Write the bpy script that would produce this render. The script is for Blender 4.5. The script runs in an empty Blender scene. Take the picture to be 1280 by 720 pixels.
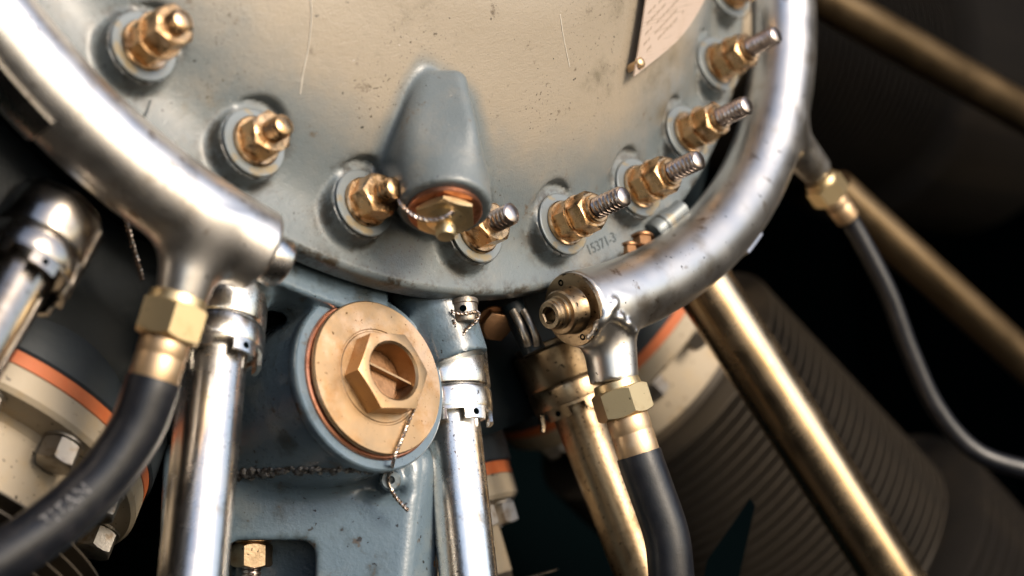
import bpy, math, random
import numpy as np
from mathutils import Matrix, Vector

random.seed(7)
RNG = np.random.default_rng(7)
scn = bpy.context.scene
COL = scn.collection
S = 0.00028            # metres per working unit
EYE = 1.5              # height of the camera over the apron
D = 2500.0             # camera to focus distance, in working units

# ------------------------------------------------------------------ camera
cam_d = bpy.data.cameras.new('camera')
cam = bpy.data.objects.new('camera', cam_d); COL.objects.link(cam)
cam.location = (0, -D * S, EYE)
cam.rotation_euler = (math.radians(90), 0, 0)
cam_d.sensor_width = 36.0
cam_d.lens = D / 1280.0 * 36.0
cam_d.clip_start = 0.01
cam_d.clip_end = 3000
cam_d.dof.use_dof = True
cam_d.dof.focus_distance = (D + 30) * S
cam_d.dof.aperture_fstop = 5.8
cam_d.dof.aperture_blades = 9
scn.camera = cam

# ------------------------------------------------------------------ sky, sun, exposure
SUN_V = np.array([0.62, 0.50, 0.60]); SUN_V = SUN_V / np.linalg.norm(SUN_V)   # to the sun: right, up, to the viewer
to_sun = Vector((SUN_V[0], -SUN_V[2], SUN_V[1]))
elev = math.asin(to_sun.z)
azim = math.atan2(to_sun.x, to_sun.y)
world = bpy.data.worlds.new('World'); scn.world = world
world.use_nodes = True
wn = world.node_tree
sky = wn.nodes.new('ShaderNodeTexSky')
sky.sky_type = 'NISHITA'
sky.sun_disc = False
sky.sun_elevation = elev
sky.sun_rotation = azim
sky.dust_density = 2.0
bg = wn.nodes['Background']
bg.inputs['Strength'].default_value = 0.15
wn.links.new(sky.outputs[0], bg.inputs['Color'])
sun_d = bpy.data.lights.new('sun', 'SUN')
sun_d.energy = 2.7
sun_d.angle = math.radians(18)
sun_d.color = (1.0, 0.86, 0.70)
sun = bpy.data.objects.new('sun', sun_d); COL.objects.link(sun)
sun.rotation_euler = to_sun.to_track_quat('Z', 'Y').to_euler()
sun.location = (2, -3, 5)
scn.view_settings.view_transform = 'Standard'
scn.view_settings.look = 'None'
scn.view_settings.gamma = 1.0
scn.view_settings.use_curve_mapping = False
scn.view_settings.exposure = 0.7
scn.cycles.max_bounces = 8
scn.cycles.caustics_reflective = False
scn.cycles.caustics_refractive = False
scn.cycles.sample_clamp_indirect = 4.0
scn.cycles.use_denoising = True

# ------------------------------------------------------------------ engine frame
TH, PH = math.radians(46), math.radians(24)
A = np.array([math.sin(TH) * math.cos(PH), math.sin(TH) * math.sin(PH), math.cos(TH)])      # engine axis, towards the nose
U = np.array([math.cos(TH) * math.cos(PH), math.cos(TH) * math.sin(PH), -math.sin(TH)])
Q = np.cross(A, U)
CEN = np.array([-157.0, 690.0, -165.0])      # centre of the stud circle
CRING = np.array([-167.1, 712.0, -164.7])    # centre of the ignition ring
RBOLT, RRING = 648.0, 790.0
_rp = np.polyfit([-185, -161.5, -149, -135, -115, -98, -90, -75.6, -57, -38, -20], [3, 4, -1, 0, -6, -9, -4, 10, 9, -6, -10], 6)
def ring_r(az): return RRING + np.polyval(_rp, az)

def E(r, az, a=0.0, c=CEN):
    q = math.radians(az)
    return c + r * (math.cos(q) * U + math.sin(q) * Q) + a * A
def radial(az):
    q = math.radians(az); return math.cos(q) * U + math.sin(q) * Q
def tangent(az):
    q = math.radians(az); return -math.sin(q) * U + math.cos(q) * Q
def on_plane(px, py, a=0.0):
    d = np.array([px - 640.0, 360.0 - py, -D]); o = np.array([0, 0, D])
    t = ((CEN + a * A - o) @ A) / (d @ A)
    return o + d * t
def at(px, py, z=0.0):
    k = (D - z) / D
    return np.array([(px - 640.0) * k, (360.0 - py) * k, z])
def inv(v, c=CEN):
    q = np.asarray(v) - c
    x, y = q @ U, q @ Q
    return math.hypot(x, y), math.degrees(math.atan2(y, x)), q @ A
def unit(v):
    v = np.asarray(v, float); return v / np.linalg.norm(v)
def wv(v):
    """working direction -> world direction"""
    return np.array([v[0], -v[2], v[1]])
def wp(v):
    return Vector((v[0] * S, -v[2] * S, v[1] * S + EYE))
def basis(z, x=None):
    z = unit(z)
    if x is None:
        x = np.array([1.0, 0, 0]) if abs(z[0]) < 0.8 else np.array([0, 1.0, 0])
    x = unit(np.asarray(x) - (np.asarray(x) @ z) * z)
    return x, np.cross(z, x), z

# ------------------------------------------------------------------ materials
def node_mat(name):
    m = bpy.data.materials.new(name); m.use_nodes = True
    nt = m.node_tree
    return m, nt, nt.nodes['Principled BSDF']

def mat(name, base, metallic=0.0, rough=0.4, var=None, specks=None, bump=None, rvar=None, coat=0.0, spec=0.5, streak=None, dust_sheen=None):
    """var = (colour, scale, lo, hi[, detail]); specks = (colour, scale, threshold);
    bump = (scale, strength, distance); rvar = (scale, lo, hi); streak = (colour, axis scale xyz, lo, hi)"""
    m, nt, p = node_mat(name)
    N, L = nt.nodes, nt.links
    tc = N.new('ShaderNodeTexCoord')
    p.inputs['Metallic'].default_value = metallic
    p.inputs['Roughness'].default_value = rough
    p.inputs['Coat Weight'].default_value = coat
    p.inputs['Coat Roughness'].default_value = 0.25
    p.inputs['Specular IOR Level'].default_value = spec
    col = N.new('ShaderNodeRGB'); col.outputs[0].default_value = (*base, 1)
    out = col.outputs[0]
    def noise(scale, detail=5.0, rough_=0.6, vec=None):
        n = N.new('ShaderNodeTexNoise')
        n.inputs['Scale'].default_value = scale
        n.inputs['Detail'].default_value = detail
        n.inputs['Roughness'].default_value = rough_
        L.new(vec or tc.outputs['Object'], n.inputs['Vector'])
        return n
    def ramp(src, lo, hi):
        r = N.new('ShaderNodeMapRange'); r.clamp = True; r.interpolation_type = 'SMOOTHSTEP'
        r.inputs['From Min'].default_value = lo; r.inputs['From Max'].default_value = hi
        L.new(src, r.inputs['Value']); return r.outputs['Result']
    def mix(a, colour, fac):
        x = N.new('ShaderNodeMix'); x.data_type = 'RGBA'
        L.new(fac, x.inputs['Factor']); L.new(a, x.inputs[6]); x.inputs[7].default_value = (*colour, 1)
        return x.outputs[2]
    for v in ([var] if var and not isinstance(var, list) else (var or [])):
        out = mix(out, v[0], ramp(noise(v[1], v[4] if len(v) > 4 else 5.0).outputs['Fac'], v[2], v[3]))
    if dust_sheen:                                              # tan dust with the dome's warm sheen painted into the colour
        at_ = N.new('ShaderNodeAttribute'); at_.attribute_name = 'dust_sheen'
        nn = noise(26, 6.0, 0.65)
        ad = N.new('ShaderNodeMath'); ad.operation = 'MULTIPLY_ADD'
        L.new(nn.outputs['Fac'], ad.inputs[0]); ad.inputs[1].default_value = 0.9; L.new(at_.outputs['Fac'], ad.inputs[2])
        out = mix(out, dust_sheen, ramp(ad.outputs[0], 0.55, 1.35))
        out = mix(out, (0.135, 0.115, 0.080), ramp(noise(17, 7.0, 0.72).outputs['Fac'], 0.535, 0.70))       # old oil stains
        out = mix(out, (0.10, 0.075, 0.05), ramp(noise(85, 7.0, 0.75).outputs['Fac'], 0.615, 0.70))
        ao = N.new('ShaderNodeAttribute'); ao.attribute_name = 'oil'      # oily dirt along the rim edge
        ml = N.new('ShaderNodeMath'); ml.operation = 'MULTIPLY'
        L.new(ramp(noise(110, 6.0, 0.7).outputs['Fac'], 0.46, 0.60), ml.inputs[0]); L.new(ao.outputs['Fac'], ml.inputs[1])
        out = mix(out, (0.035, 0.026, 0.016), ml.outputs[0])
    if streak:
        mp = N.new('ShaderNodeMapping'); mp.inputs['Scale'].default_value = streak[1]
        L.new(tc.outputs['Object'], mp.inputs['Vector'])
        out = mix(out, streak[0], ramp(noise(1.0, 4.0, 0.6, mp.outputs[0]).outputs['Fac'], streak[2], streak[3]))
    for sp in ([specks] if specks and not isinstance(specks, list) else (specks or [])):
        n = noise(sp[1], 2.0, 0.5)
        fac = ramp(n.outputs['Fac'], sp[2], sp[2] + 0.03)
        if len(sp) > 3:                                   # gather the specks in patches
            g = ramp(noise(sp[3], 2.0).outputs['Fac'], 0.46, 0.62)
            mu = N.new('ShaderNodeMath'); mu.operation = 'MULTIPLY'
            L.new(fac, mu.inputs[0]); L.new(g, mu.inputs[1]); fac = mu.outputs[0]
        out = mix(out, sp[0], fac)
        if metallic > 0.5:
            pass
    L.new(out, p.inputs['Base Color'])
    if rvar:
        r = N.new('ShaderNodeMapRange')
        r.inputs['From Min'].default_value = 0.3; r.inputs['From Max'].default_value = 0.7
        r.inputs['To Min'].default_value = rvar[1]; r.inputs['To Max'].default_value = rvar[2]
        L.new(noise(rvar[0]).outputs['Fac'], r.inputs['Value']); L.new(r.outputs['Result'], p.inputs['Roughness'])
    if bump:
        prev = None
        for b in (bump if isinstance(bump, list) else [bump]):
            bn = N.new('ShaderNodeBump')
            bn.inputs['Strength'].default_value = b[1]; bn.inputs['Distance'].default_value = b[2]
            L.new(noise(b[0], 4.0).outputs['Fac'], bn.inputs['Height'])
            if prev: L.new(prev, bn.inputs['Normal'])
            prev = bn.outputs[0]
        L.new(prev, p.inputs['Normal'])
    return m

M = {}
M['enamel'] = mat('grey_enamel', (0.12, 0.142, 0.150), 0.0, 0.33, coat=0.25, dust_sheen=(0.265, 0.225, 0.170),
    var=[((0.16, 0.165, 0.155), 60, 0.5, 0.74)],
    specks=[((0.012, 0.01, 0.008), 420, 0.735), ((0.015, 0.012, 0.01), 230, 0.725, 9), ((0.05, 0.035, 0.02), 900, 0.66, 30), ((0.45, 0.43, 0.4), 800, 0.76)],
    bump=[(1500, 0.32, 0.0006), (330, 0.16, 0.001), (90, 0.05, 0.002)], rvar=(60, 0.28, 0.44))
M['case'] = mat('blue_grey_case_paint', (0.092, 0.132, 0.165), 0.0, 0.28, coat=0.4,
    var=[((0.16, 0.185, 0.19), 40, 0.5, 0.75), ((0.045, 0.058, 0.062), 65, 0.53, 0.70), ((0.07, 0.055, 0.04), 130, 0.62, 0.72)],
    specks=[((0.01, 0.01, 0.01), 450, 0.70), ((0.02, 0.018, 0.015), 260, 0.72), ((0.04, 0.03, 0.02), 900, 0.68, 40)],
    bump=[(700, 0.25, 0.0006), (160, 0.18, 0.0015)], rvar=(90, 0.20, 0.42))
M['dark_case'] = mat('shaded_case_paint', (0.005, 0.010, 0.013), 0.0, 0.5, var=((0.010, 0.013, 0.014), 40, 0.5, 0.75), bump=(500, 0.2, 0.0006), spec=0.3)  # case paint darkened to hold the shade behind ring and dome
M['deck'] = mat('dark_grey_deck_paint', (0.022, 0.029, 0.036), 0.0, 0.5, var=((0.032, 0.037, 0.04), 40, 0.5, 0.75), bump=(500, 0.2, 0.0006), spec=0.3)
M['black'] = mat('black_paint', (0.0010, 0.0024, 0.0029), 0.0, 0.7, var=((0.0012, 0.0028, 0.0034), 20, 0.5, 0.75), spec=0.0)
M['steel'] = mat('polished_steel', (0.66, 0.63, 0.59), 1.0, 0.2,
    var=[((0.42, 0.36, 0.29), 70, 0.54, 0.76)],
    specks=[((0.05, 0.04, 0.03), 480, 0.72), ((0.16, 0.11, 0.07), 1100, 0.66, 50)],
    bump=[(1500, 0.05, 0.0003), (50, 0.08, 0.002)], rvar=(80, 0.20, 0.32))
M['shade_steel'] = mat('dark_shaded_steel', (0.36, 0.33, 0.30), 1.0, 0.2, var=((0.2, 0.16, 0.12), 60, 0.5, 0.75), specks=((0.05, 0.04, 0.03), 480, 0.72), rvar=(80, 0.16, 0.28))  # darker copy of the steel, the pipe's shade painted into it
M['bright_steel'] = mat('bright_worn_steel', (0.80, 0.77, 0.72), 1.0, 0.16,
    var=[((0.5, 0.42, 0.33), 90, 0.56, 0.72)],
    specks=[((0.06, 0.04, 0.03), 520, 0.70), ((0.2, 0.13, 0.08), 1200, 0.64, 60)],
    bump=[(1500, 0.06, 0.0003), (55, 0.10, 0.002)], rvar=(110, 0.20, 0.32))
M['ring'] = mat('satin_manifold_steel', (0.74, 0.71, 0.67), 1.0, 0.34,
    var=[((0.46, 0.40, 0.33), 50, 0.52, 0.74), ((0.25, 0.18, 0.12), 120, 0.60, 0.74)],
    specks=[((0.05, 0.04, 0.03), 430, 0.715), ((0.18, 0.12, 0.08), 1000, 0.70, 40)],
    bump=[(1800, 0.05, 0.0003), (120, 0.04, 0.001)], rvar=(70, 0.30, 0.40))
M['old_steel'] = mat('oily_bronzed_steel', (0.34, 0.25, 0.155), 1.0, 0.32,
    var=[((0.15, 0.10, 0.055), 75, 0.44, 0.70)],
    specks=[((0.03, 0.02, 0.015), 600, 0.66), ((0.5, 0.4, 0.28), 900, 0.74)],
    bump=[(900, 0.18, 0.0005)], rvar=(110, 0.26, 0.42))
M['gold_tube'] = mat('straw_tinted_steel', (0.68, 0.52, 0.34), 1.0, 0.28,  # plain steel tinted with the warm reflection of the ground
    var=((0.50, 0.36, 0.2), 50, 0.5, 0.75), specks=((0.1, 0.07, 0.04), 480, 0.74), rvar=(70, 0.2, 0.32))
M['gold'] = mat('gold_cadmium_plating', (0.58, 0.37, 0.19), 1.0, 0.28,
    var=[((0.16, 0.10, 0.05), 210, 0.50, 0.66), ((0.76, 0.56, 0.38), 150, 0.52, 0.72)],
    specks=((0.04, 0.025, 0.015), 900, 0.70), bump=(1100, 0.15, 0.0005), rvar=(300, 0.2, 0.42))
M['thread'] = mat('pinkish_thread_steel', (0.60, 0.50, 0.44), 1.0, 0.30, var=((0.36, 0.28, 0.22), 260, 0.5, 0.7))
M['washer'] = mat('grey_plated_washer', (0.17, 0.19, 0.195), 0.4, 0.42, var=((0.24, 0.19, 0.11), 160, 0.5, 0.7), bump=(900, 0.1, 0.0003))
M['brass'] = mat('satin_plug_brass', (0.40, 0.265, 0.145), 1.0, 0.36,
    var=[((0.36, 0.20, 0.085), 80, 0.46, 0.72), ((0.48, 0.345, 0.235), 60, 0.5, 0.7)],
    specks=[((0.12, 0.07, 0.03), 700, 0.70), ((0.2, 0.12, 0.06), 1500, 0.66, 70)], bump=[(1700, 0.12, 0.0003), (250, 0.05, 0.0006)], rvar=(130, 0.33, 0.5))
M['brass_dark'] = mat('tarnished_brass', (0.30, 0.165, 0.085), 1.0, 0.42, var=((0.22, 0.12, 0.06), 220, 0.45, 0.7), bump=(900, 0.25, 0.0005))
M['brass_nut'] = mat('pale_brass', (0.66, 0.52, 0.30), 1.0, 0.42, var=((0.52, 0.38, 0.2), 130, 0.5, 0.75),
    specks=((0.06, 0.04, 0.02), 700, 0.72), bump=(1500, 0.15, 0.0003))
M['ferrule'] = mat('tan_ferrule', (0.60, 0.42, 0.25), 0.9, 0.44, var=((0.68, 0.54, 0.38), 80, 0.5, 0.75), specks=((0.15, 0.1, 0.05), 700, 0.72), bump=(900, 0.1, 0.0003))
M['rubber'] = mat('black_rubber', (0.006, 0.007, 0.010), 0.0, 0.36, var=((0.016, 0.016, 0.019), 120, 0.45, 0.75), bump=[(1700, 0.16, 0.0004), (300, 0.06, 0.001)], rvar=(150, 0.30, 0.44))
M['orange'] = mat('orange_gasket_paper', (0.44, 0.115, 0.035), 0.0, 0.6, var=((0.45, 0.1, 0.025), 200, 0.45, 0.7), bump=(700, 0.2, 0.0005))
M['cream'] = mat('cream_flange_paint', (0.33, 0.275, 0.20), 0.0, 0.5, var=((0.36, 0.27, 0.16), 70, 0.5, 0.72), specks=((0.05, 0.035, 0.02), 500, 0.68), bump=(500, 0.2, 0.0006))
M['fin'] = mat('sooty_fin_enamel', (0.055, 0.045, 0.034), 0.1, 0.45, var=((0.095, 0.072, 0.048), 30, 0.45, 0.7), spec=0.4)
M['fin_dark'] = mat('shaded_fin_enamel', (0.020, 0.017, 0.014), 0.1, 0.5, var=((0.036, 0.028, 0.020), 30, 0.45, 0.7), spec=0.2)  # darker copy of the fin enamel for the unlit background
M['dim_tube'] = mat('dull_shaded_tube', (0.25, 0.18, 0.105), 1.0, 0.4, var=((0.2, 0.13, 0.06), 40, 0.5, 0.75), rvar=(60, 0.34, 0.46))  # tube metal darkened to paint in the shade on the far right
M['zinc'] = mat('dull_zinc', (0.34, 0.31, 0.27), 0.9, 0.42, var=((0.22, 0.17, 0.12), 240, 0.48, 0.7), bump=(800, 0.25, 0.0006))
M['copper'] = mat('copper_crush_washer', (0.62, 0.27, 0.16), 1.0, 0.35, var=((0.4, 0.15, 0.08), 300, 0.5, 0.7))
M['plate'] = mat('etched_aluminium_plate', (0.62, 0.50, 0.42), 0.4, 0.42, var=((0.58, 0.46, 0.37), 90, 0.45, 0.75), streak=((0.48, 0.38, 0.30), (60, 1400, 60), 0.56, 0.66))
M['wire'] = mat('stainless_lock_wire', (0.68, 0.58, 0.50), 1.0, 0.25, var=((0.3, 0.22, 0.16), 600, 0.5, 0.7))
M['ink'] = mat('faded_marking', (0.09, 0.09, 0.10), 0.0, 0.6)
M['etch'] = mat('etched_ink', (0.42, 0.33, 0.26), 0.4, 0.5)
M['print'] = mat('grey_hose_print', (0.15, 0.15, 0.155), 0.0, 0.6, var=((0.01, 0.01, 0.012), 600, 0.45, 0.6))
M['scratch'] = mat('bare_scratch', (0.46, 0.42, 0.36), 0.0, 0.5)
M['stamp'] = mat('dirt_in_stamping', (0.035, 0.045, 0.05), 0.0, 0.6)
M['seal'] = mat('cracked_sealant', (0.20, 0.19, 0.18), 0.0, 0.5, var=((0.03, 0.025, 0.02), 420, 0.44, 0.56), bump=(900, 0.5, 0.0008))
M['concrete'] = mat('worn_asphalt', (0.060, 0.050, 0.040), 0.0, 0.85, var=((0.05, 0.043, 0.036), 0.8, 0.4, 0.7), bump=(30, 0.2, 0.01))

# ------------------------------------------------------------------ mesh helpers (working units, V axes or local axes)
class Geo:
    def __init__(self):
        self.v, self.f = [], []
    def add(self, v, f):
        o = len(self.v)
        self.v += [tuple(map(float, q)) for q in v]
        self.f += [tuple(i + o for i in q) for q in f]
        return self

def lathe(prof, n=40, phase=0.0, cap=True):
    """prof: list of (r, z); closes on the axis where r == 0"""
    v, f = [], []
    rows = []
    for r, z in prof:
        if r <= 1e-6:
            rows.append([len(v)]); v.append((0, 0, z))
        else:
            rows.append(list(range(len(v), len(v) + n)))
            for k in range(n):
                t = 2 * math.pi * k / n + phase
                v.append((r * math.cos(t), r * math.sin(t), z))
    for a, b in zip(rows[:-1], rows[1:]):
        if len(a) == 1 and len(b) == 1: continue
        for k in range(n):
            j = (k + 1) % n
            if len(a) == 1: f.append((a[0], b[j], b[k])[::-1])
            elif len(b) == 1: f.append((a[k], a[j], b[0]))
            else: f.append((a[k], a[j], b[j], b[k]))
    if cap:
        if len(rows[0]) > 1: f.append(tuple(rows[0][::-1]))
        if len(rows[-1]) > 1: f.append(tuple(rows[-1]))
    return v, f

def hexnut(af, h, z0=0.0, bore=0.0, chamfer_both=True, n=96, ch=0.55, depth=None):
    """hex prism with the turned chamfer of a real nut; af = across flats; bore: hole radius (depth = blind hole)"""
    ap = af / 2.0
    rc = ap * 0.97
    rows = []
    ang = [2 * math.pi * k / n for k in range(n)]
    def rhex(t):
        q = (t + math.pi / 6) % (math.pi / 3) - math.pi / 6
        return ap / math.cos(q)
    v, f = [], []
    def ring(fn):
        s = len(v)
        for t in ang:
            r, z = fn(t); v.append((r * math.cos(t), r * math.sin(t), z))
        rows.append(list(range(s, s + n)))
    drop = lambda t: max(0.0, (rhex(t) - rc)) * ch
    hole_bottom = z0 + (h - depth) if depth else None
    if chamfer_both:
        ring(lambda t: (rc * 0.98, z0))
        ring(lambda t: (rhex(t), z0 + drop(t) + 0.01))
    else:
        ring(lambda t: (rhex(t), z0))
    ring(lambda t: (rhex(t), z0 + h - drop(t) - 0.01))
    ring(lambda t: (rc * 0.98, z0 + h))
    if bore > 0:
        ring(lambda t: (bore * 1.08, z0 + h))
        ring(lambda t: (bore, z0 + h - bore * 0.08))
        ring(lambda t: (bore, hole_bottom if depth else z0))
    for a, b in zip(rows[:-1], rows[1:]):
        for k in range(n):
            j = (k + 1) % n
            f.append((a[k], a[j], b[j], b[k]))
    f.append(tuple(rows[0][::-1]))
    if bore <= 0 or depth: f.append(tuple(rows[-1]))
    return v, f

def thread(r, z0, z1, pitch=5.2, depth=1.9, n=28, tip=2.0):
    v, f = [], []
    dz = pitch / 6.0
    m = max(2, int((z1 - z0) / dz))
    rows = []
    for i in range(m + 1):
        z = z0 + (z1 - tip - z0) * i / m
        s = len(v)
        for k in range(n):
            t = 2 * math.pi * k / n
            q = (z / pitch - k / n) % 1.0
            rr = r - depth * abs(2 * q - 1) ** 0.8
            if i == m: rr = r - depth
            v.append((rr * math.cos(t), rr * math.sin(t), z))
        rows.append(list(range(s, s + n)))
    s = len(v)
    for k in range(n):
        t = 2 * math.pi * k / n
        v.append(((r - depth - tip) * math.cos(t), (r - depth - tip) * math.sin(t), z1))
    rows.append(list(range(s, s + n)))
    for a, b in zip(rows[:-1], rows[1:]):
        for k in range(n):
            j = (k + 1) % n
            f.append((a[k], a[j], b[j], b[k]))
    f.append(tuple(rows[0][::-1])); f.append(tuple(rows[-1]))
    return v, f

def smooth_path(pts, m=12):
    """Catmull-Rom through points (any dimension)"""
    p = [np.asarray(q, float) for q in pts]
    p = [2 * p[0] - p[1]] + p + [2 * p[-1] - p[-2]]
    out = []
    for i in range(1, len(p) - 2):
        for k in range(m):
            t = k / m
            a, b, c, d = p[i - 1], p[i], p[i + 1], p[i + 2]
            out.append(0.5 * (2 * b + (c - a) * t + (2 * a - 5 * b + 4 * c - d) * t * t + (3 * b - a - 3 * c + d) * t ** 3))
    out.append(p[-2])
    return out

def tube(path, rad, n=24, cap=True, wob=0.0):
    path = [np.asarray(q, float) for q in path]
    if np.isscalar(rad): rad = [rad] * len(path)
    v, f, rows = [], [], []
    t0 = unit(path[1] - path[0])
    x, y, _ = basis(t0)
    for i, q in enumerate(path):
        t = unit(path[min(i + 1, len(path) - 1)] - path[max(i - 1, 0)])
        x = unit(x - (x @ t) * t); y = np.cross(t, x)
        s = len(v)
        for k in range(n):
            an = 2 * math.pi * k / n
            r = rad[i] * (1 + (wob * (RNG.random() - 0.5) if wob else 0))
            v.append(q + r * (math.cos(an) * x + math.sin(an) * y))
        rows.append(list(range(s, s + n)))
    for a, b in zip(rows[:-1], rows[1:]):
        for k in range(n):
            j = (k + 1) % n
            f.append((a[k], a[j], b[j], b[k]))
    if cap:
        f.append(tuple(rows[0][::-1])); f.append(tuple(rows[-1]))
    return v, f

def twisted(path, r=2.0, pitch=16.0, m=None):
    """two strands of lock wire twisted about a path"""
    path = [np.asarray(q, float) for q in path]
    seg = [np.linalg.norm(b - a) for a, b in zip(path[:-1], path[1:])]
    cum = np.concatenate([[0], np.cumsum(seg)])
    n = max(8, int(cum[-1] / pitch * 10))
    ss = np.linspace(0, cum[-1], n)
    P = np.stack([np.interp(ss, cum, [q[k] for q in path]) for k in range(3)], 1)
    g = Geo()
    x = basis(P[1] - P[0])[0]
    fr = []
    for i in range(n):
        t = unit(P[min(i + 1, n - 1)] - P[max(i - 1, 0)])
        x = unit(x - (x @ t) * t); fr.append((x, np.cross(t, x)))
    for ph in (0, math.pi):
        pts = [P[i] + r * (math.cos(2 * math.pi * ss[i] / pitch + ph) * fr[i][0] + math.sin(2 * math.pi * ss[i] / pitch + ph) * fr[i][1]) for i in range(n)]
        g.add(*tube(pts, r * 1.02, 8))
    return g.v, g.f

def box(x0, x1, y0, y1, z0, z1):
    v = [(x, y, z) for z in (z0, z1) for y in (y0, y1) for x in (x0, x1)]
    return v, [(0, 2, 3, 1), (4, 5, 7, 6), (0, 1, 5, 4), (2, 6, 7, 3), (0, 4, 6, 2), (1, 3, 7, 5)]

# ------------------------------------------------------------------ objects
def thing(name, label, cat, origin, z=None, x=None, group=None):
    """an Empty at the thing's base; local axes: z along the given axis (V axes when z is None)"""
    o = bpy.data.objects.new(name, None); COL.objects.link(o)
    o.empty_display_size = 0.01
    if z is None: bx, by, bz = np.eye(3)
    else: bx, by, bz = basis(z, x)
    m = np.eye(4)
    m[:3, 0], m[:3, 1], m[:3, 2] = wv(bx), wv(by), wv(bz)
    m[:3, 3] = wp(origin)
    o.matrix_world = Matrix(m.tolist())
    if cat: o['category'] = cat
    if label: o['label'] = label
    if group: o['group'] = group
    o['_o'] = list(map(float, origin))
    return o
FR = {}
def mesh_of(name, v, f, m, sharp=32):
    me = bpy.data.meshes.new(name)
    v = np.asarray(v, float) * S
    me.from_pydata(v.tolist(), [], [tuple(q) for q in f])
    me.materials.append(m)
    me.shade_smooth()
    if sharp: me.set_sharp_from_angle(angle=math.radians(sharp))
    me.update()
    return me
def part(name, geo, m, parent, sharp=32, label=None, offset=None):
    me = mesh_of(name, geo[0], geo[1], m, sharp)
    o = bpy.data.objects.new(name, me); COL.objects.link(o)
    if parent is not None: o.parent = parent
    if label: o['label'] = label
    return o
def world_part(name, geo, m, root, sharp=32, label=None):
    """geometry given in V coordinates, root an unrotated thing"""
    org = np.array(root['_o'])
    return part(name, (np.asarray(geo[0]) - org, geo[1]), m, root, sharp, label)
def G(*gs):
    g = Geo()
    for v, f in gs: g.add(v, f)
    return g.v, g.f
def xform(geo, origin, z, x=None):
    """local z-axis geometry -> V coordinates"""
    bx, by, bz = basis(z, x)
    v = np.asarray(geo[0], float)
    return (np.asarray(origin) + v[:, :1] * bx + v[:, 1:2] * by + v[:, 2:3] * bz, geo[1])

# ------------------------------------------------------------------ smooth cast shapes: signed distance -> surface net
def smin(a, b, k):
    h = np.maximum(k - np.abs(a - b), 0.0) / k
    return np.minimum(a, b) - h * h * k * 0.25
def smax(a, b, k):
    return -smin(-a, -b, k)
def surface_net(fn, lo, hi, h, polish=3):
    lo, hi = np.asarray(lo, float), np.asarray(hi, float)
    n = np.ceil((hi - lo) / h).astype(int) + 1
    ax = [lo[i] + h * np.arange(n[i]) for i in range(3)]
    F = np.empty(tuple(n), np.float32)
    step = max(1, int(1.5e6 // (n[1] * n[2])))
    yy, zz = np.meshgrid(ax[1], ax[2], indexing='ij')
    for i in range(0, n[0], step):
        xs = ax[0][i:i + step]
        P = np.empty((len(xs), n[1], n[2], 3), np.float32)
        P[..., 0] = xs[:, None, None]; P[..., 1] = yy; P[..., 2] = zz
        F[i:i + step] = fn(P.reshape(-1, 3)).reshape(len(xs), n[1], n[2])
    for s in (0, -1):
        F[s] = np.maximum(F[s], 0.5 * h); F[:, s] = np.maximum(F[:, s], 0.5 * h); F[:, :, s] = np.maximum(F[:, :, s], 0.5 * h)
    neg = F < 0
    c = [neg[i:n[0] - 1 + i, j:n[1] - 1 + j, k:n[2] - 1 + k] for i in (0, 1) for j in (0, 1) for k in (0, 1)]
    cnt = sum(q.astype(np.int8) for q in c)
    act = (cnt > 0) & (cnt < 8)
    idx = -np.ones(act.shape, np.int64)
    cells = np.argwhere(act)
    idx[act] = np.arange(len(cells))
    V = np.zeros((len(cells), 3)); W = np.zeros(len(cells))
    corners = [(i, j, k) for i in (0, 1) for j in (0, 1) for k in (0, 1)]
    for p in corners:
        for d in range(3):
            if p[d] == 0:
                q = list(p); q[d] = 1
                fa = F[cells[:, 0] + p[0], cells[:, 1] + p[1], cells[:, 2] + p[2]]
                fb = F[cells[:, 0] + q[0], cells[:, 1] + q[1], cells[:, 2] + q[2]]
                m_ = (fa < 0) != (fb < 0)
                t = np.where(m_, fa / np.where(m_, fa - fb, 1), 0)
                pt = np.tile(np.array(p, float), (len(cells), 1)); pt[:, d] = t
                V[m_] += pt[m_]; W[m_] += 1
    V = V / W[:, None] + cells
    V = lo + V * h
    faces = []
    for d in range(3):
        a, b = [(1, 2), (2, 0), (0, 1)][d]
        sl0 = [slice(None)] * 3; sl1 = [slice(None)] * 3
        sl0[d] = slice(0, -1); sl1[d] = slice(1, None)
        n0, n1 = neg[tuple(sl0)], neg[tuple(sl1)]
        e = np.argwhere(n0 != n1)
        ok = (e[:, a] > 0) & (e[:, b] > 0) & (e[:, a] < n[a] - 1) & (e[:, b] < n[b] - 1)
        e = e[ok]
        inside = n0[e[:, 0], e[:, 1], e[:, 2]]
        def cell(da, db):
            q = e.copy(); q[:, a] += da; q[:, b] += db
            return idx[q[:, 0], q[:, 1], q[:, 2]]
        quad = np.stack([cell(-1, -1), cell(0, -1), cell(0, 0), cell(-1, 0)], 1)
        quad[~inside] = quad[~inside][:, ::-1]
        faces.append(quad)
    faces = np.concatenate(faces)
    faces = faces[(faces >= 0).all(1)]
    e = h * 0.2
    inner = ((V > lo + 1.5 * h) & (V < hi - 2.5 * h)).all(1)
    for _ in range(polish):
        f0 = fn(V)
        g = np.stack([(fn(V + np.eye(3)[i] * e) - fn(V - np.eye(3)[i] * e)) / (2 * e) for i in range(3)], 1)
        st = -(f0 / np.maximum((g * g).sum(1), 0.15))[:, None] * g
        ln = np.linalg.norm(st, axis=1, keepdims=True)
        st *= np.minimum(1, 0.5 * h / np.maximum(ln, 1e-9))
        V[inner] += st[inner]
    return V, faces

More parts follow.
